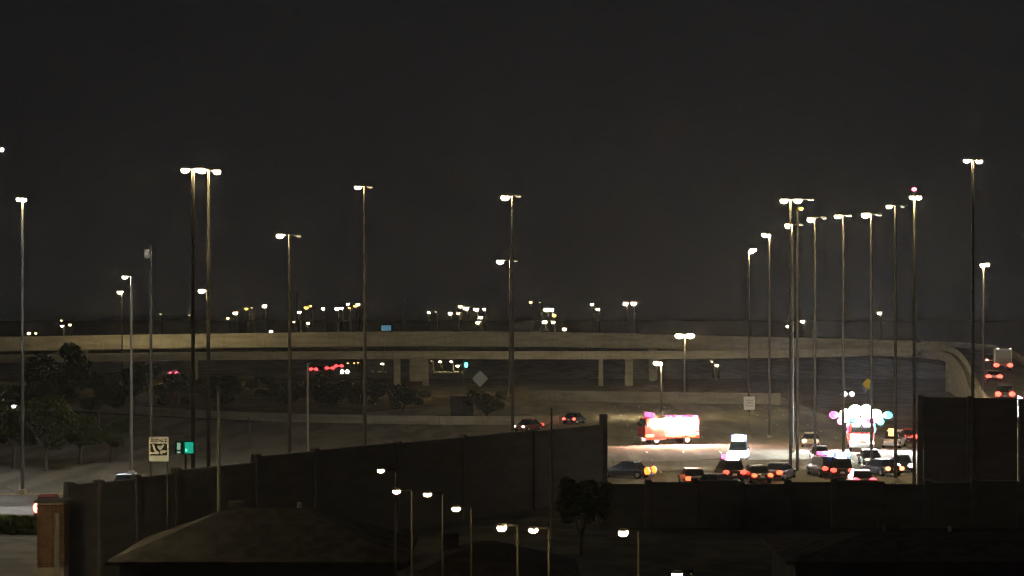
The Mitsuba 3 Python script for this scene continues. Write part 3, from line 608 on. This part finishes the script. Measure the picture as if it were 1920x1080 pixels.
# left and middle
car(1077, 247, 0, -20, 'blue', 'bluish car with red lights left of the fire engine', grp='cars on the freeway behind the wall', tl=(0.5, 0.34))
car(990, 231, 0, 150, 'maroon', 'car with pale headlights just above the wall end', tail=0.4, head=3.0, grp='cars on the freeway behind the wall', hl=(0.42, 0.3))
car(237, 152, 0, 180, 'grey', 'car with two white headlights by the left lamp post', tail=0, head=10, grp='cars on the freeway behind the wall', hl=(0.3, 0.3))
car(30, 282, 0, 172, 'white', 'car with one white headlight at the left edge', tail=0, head=8, grp='cars on the freeway behind the wall', hl=(0.75, 0.42))
car(91, 134.5, 0.0, 12, 'maroon', 'car with a red tail light half hidden by the brick pillar', grp='cars on the street at left', tl=(0.62, 0.8), tcol=(8, 1.2, 0.9))
B_ = 'cars on the overpass'
car(168, 400, 8.0, 90, 'maroon', 'car with a red light on the overpass at far left', grp=B_, tl=(1.1, 0.7))
car(853, 404, 9.3, 90, 'black', 'small car with a red light on the overpass left of the centre lamps', grp=B_, tl=(0.5, 0.3), tcol=(3, .25, .35))
U = 'cars beyond the overpass'
car(332, 440, 0, -10, 'grey', 'car with one red light under the overpass at left', grp=U, tl=(0.9, 0.6), tcol=(5, .5, .8))
for px, Y, lab in ((597, 470, 'left car of the red cluster under the overpass'), (617, 480, 'middle car of the red cluster under the overpass'), (634, 500, 'right car of the red cluster under the overpass')):
    car(px, Y, 0.0, -25 if px < 610 else 10, 'black', lab, grp=U, tl=(1.25, 0.8), tcol=(5, 0.2, 0.2))
car(649, 452, 0, 176, 'black', 'car with one white headlight right of the red cluster', tail=0, head=8, grp=U, hl=(1.0, 1.0))

# emergency vehicles
def fire_engine(px, Y, yaw, label, bar, side, flood=None, head=None, sw=2.0, bl=5.2):
    X = PX(px, Y); M = vehicle_frame(X, Y, 0, yaw)
    def put(m): m.apply_transform(M); return m
    t = thing('fire_engine', label, 'fire engine', 'emergency vehicles with flashing lights')
    obj('body', put(rbox(2.5, bl, 2.1, 0.06, (0, 1.2 - bl / 2, 1.75))), 'm_car_engine', t)
    obj('cab', put(hull([(s * 1.25 * k, y, q) for s in (-1, 1) for k, y, q in ((1, 1.25, 0.55), (1, 1.25, 2.5), (0.94, 1.25, 2.85), (1, 3.6, 0.55), (1, 3.6, 1.9), (0.92, 3.35, 2.85))])), 'm_car_engine', t)
    obj('windscreen', put(hull([(s * 1.02, y, q) for s in (-1, 1) for y, q in ((3.56, 1.95), (3.62, 1.95), (3.42, 2.7), (3.38, 2.7))])), 'm_window', t)
    obj('stripe', put(box(2.56, bl - 0.2, 0.22, (0, 1.2 - bl / 2, 1.15))), 'm_paint_white', t)
    for s in (-1, 1):
        for i in range(4): obj('locker_door', put(rbox(0.05, bl / 4 - 0.2, 1.15, 0.015, (s * 1.26, 1.2 - bl * (i + 0.5) / 4, 2.0))), 'm_chrome', t)
        obj('side_window', put(rbox(0.05, 1.0, 0.7, 0.02, (s * 1.25, 2.6, 2.15))), 'm_window', t)
        obj('mirror', put(rbox(0.1, 0.2, 0.4, 0.03, (s * 1.5, 3.5, 2.2))), 'm_black', t)
    obj('ladder', put(cat([box(0.08, bl - 0.4, 0.12, (s * 0.35, 1.2 - bl / 2, 3.05)) for s in (-1, 1)] + [box(0.7, 0.06, 0.06, (0, 1.1 - bl * (i + 0.5) / 9, 3.05)) for i in range(9)])), 'm_chrome', t)
    obj('bumper', put(rbox(2.5, 0.5, 0.4, 0.06, (0, 3.8, 0.6))), 'm_chrome', t)
    wheelset(t, put, (1.9 - bl * 0.82, 2.3), 1.2, 0.5)
    light_bar(t, put, 2.6, 2.7, 3.0, bar, 0.1, 0.5)
    for s, y, z, sx_, sz_, c_ in side:  # flank lamps packed as ovals to stand in for the white glare
        obj('scene_light', put(ball(0.16, sx_ * 0.62, sz_ * 0.8, (s * 1.34, y, z), 2)), 'm_black', t, emit=c_, weight=sw)
    if bl < 5:
        for i in range(6): obj('warning_lamp', put(ball(0.2, 0.36, 0.24, (-1.2, 1.0 - i * 0.62, 2.95))), 'm_black', t, emit=((4, .45, 1.5), (3.2, .25, .6), (4, .9, 2.6))[i % 3], weight=0.0)
    if flood:
        for x_, c_ in ((-2.75, (.35, 2.6, 3.2)), (2.75, (3.6, .4, 1.5)), (-2.0, (.5, 3.2, 3.4)), (2.0, (4, .8, 2.4))):  # coloured lamps added at both sides to imitate the glare fringe
            obj('warning_lamp', put(ball(0.5 if abs(x_) > 2.5 else 0.42, 0.2, 0.4, (x_, 1.0, 3.6 if abs(x_) > 2.5 else 2.95), 2)), 'm_black', t, emit=c_, weight=0.02)
        obj('added_outrigger', put(cat([tube((-2.8, 0.86, 3.6), (2.8, 0.86, 3.6), 0.05)])), 'm_steel', t)  # bar added only to carry the coloured glare lamps
    if flood:
        for z, c_ in ((1.62, (1, .5, .65)), (1.62, (.6, .95, 1)), (1.3, (1, .95, .95)), (1.3, (.9, 1, 1))):  # front lamps added so the engine face whites out like glare
            s = -1 if c_[0] == 1 else 1
            for x_ in (0.3, 0.85): obj('warning_lamp', put(rbox(0.48, 0.08, 0.26, 0.02, (s * x_, 3.66, z))), 'm_black', t, emit=W_(120, c_), weight=0.1)
        for s in (-1, 1): obj('glare_visor_lamp', put(rbox(0.7, 0.1, 0.34, 0.02, (s * 0.55, 3.52, 2.72))), 'm_black', t, emit=W_(150, (1, .9, .95)), weight=0.1)  # lamps added over the windscreen to white it out
    if head:
        for s in (-1, 1): obj('headlight', put(ball(0.3, 0.12, 0.24, (s * 0.9, 3.66, 0.95))), 'm_chrome', t, emit=head, weight=0.2)
    if flood:
        mast = obj('light_mast', put(tube((0, 0.9, 2.7), (0, 0.9, 3.4), 0.08)), 'm_steel', t)
        for i, c_ in enumerate(flood):  # floods enlarged and spread to fill the area of white glare
            x_, z_ = ((-1.5, 3.55), (-0.55, 4.0), (0.55, 4.0), (1.5, 3.55))[i]
            obj('flood_lamp', put(tube((x_, 0.75, z_), (x_, 1.08, z_), 0.4, 0.7, 16)), 'm_black', mast)
            obj('flood_glass', put(ball(0.66, 0.16, 0.62, (x_, 1.1, z_), 2)), 'm_black', mast, emit=c_, weight=5.0)
    return t
W_ = lambda k, c=(1.0, 0.9, 0.85): tuple(k * x for x in c)
# left: its flank faces the camera
fire_engine(1262, 208, 105, 'left fire engine, side on, with pink and white flashing lights', [(3, .3, .9), (3.5, .6, 2.2), (3, .35, 1.6), (4, .3, .7)],
            [(-1, y, z, 0.85, 0.62, W_(750, c_)) for y, z, c_ in ((-1.9, 2.35, (1, .5, .4)), (-0.9, 2.4, (1, .66, .42)), (0.1, 2.4, (1, .7, .66)), (1.5, 2.35, (1, .55, .5)), (2.5, 2.3, (1, .66, .4)), (-1.4, 1.65, (1, .6, .5)), (-0.4, 1.6, (1, .7, .5)), (0.6, 1.65, (1, .62, .45)))]
            + [(-1, y, 1.02, 0.8, 0.22, (7, 2.2, .5)) for y in (-1.7, -0.2, 0.9, 3.1)], bl=3.8)  # low amber lamps added to stand for the amber glow on the road
# right: comes toward the camera, floods raised
fire_engine(1613, 200, 172, 'right fire engine facing the camera with dazzling white floodlights', [(3.2, .22, .9), (3.2, .3, 1.3), W_(300, (1, .9, 1)), W_(300, (.9, 1, 1)), (.3, 2.4, 2.8), (.25, 1.8, 2.2)],
            [(-1, 2.4, 2.3, 0.7, 0.6, (.5, 3, 3.6)), (1, 2.4, 2.3, 0.7, 0.6, (4, .3, 1.1))], flood=[W_(1900, (.9, .9, 1)), W_(2100, (.86, .95, 1)), W_(2100, (.84, .97, 1)), W_(1900, (.78, .98, 1))], head=W_(900, (1, 1, .95)))  # cyan and pink side lamps imitate the coloured glare fringe
def police(px, Y, yaw, label, cols, tail=0.6, head=0.0, colour='black', hl=(0.3, 0.2), bar=0.34):
    t, put, (L, W, hb, ht) = car(px, Y, 0, yaw, colour, label, tail=tail, head=head, suv=True, hl=hl, name='police_car', grp='emergency vehicles with flashing lights', cat_='police car')
    light_bar(t, put, 1.5, -0.3, ht + 0.1, cols, 0.4, bar)
police(1385, 186, 170, 'police car with white and blue lights in the middle of the gap', [(.7, .9, 4), W_(700, (.75, .85, 1)), W_(700, (.9, .95, 1)), (.5, .7, 4)], head=300, tail=0, colour='white', hl=(0.62, 0.5), bar=0.55)
police(1367, 163, 5, 'police car with pink and white lights amid the left queue', [(4, .6, 1.6), W_(200, (1, .8, .9)), W_(240, (.9, 1, 1))])
police(1545, 167, 10, 'police car with a pink and violet light bar at the right queue', [(4, .25, .9), (2.2, .6, 3.2), W_(120, (.9, .7, 1))])
police(1578, 165, -8, 'police car with a white and blue light bar below the dazzling engine', [(.5, .7, 4), W_(400, (.85, .95, 1)), W_(450, (.95, 1, 1)), (.8, 1.6, 3)])
# an amber work light on a tow truck beside the right engine
t, put, _ = car(1676, 203, 0, 160, 'silver', 'recovery truck with an amber lamp right of the dazzling engine', tail=0, head=0, suv=True, name='recovery_truck', grp='emergency vehicles with flashing lights', cat_='truck')
light_bar(t, put, 0.8, 1.2, 1.3, [(7, 1.9, .45)], 0.02, 0.8)
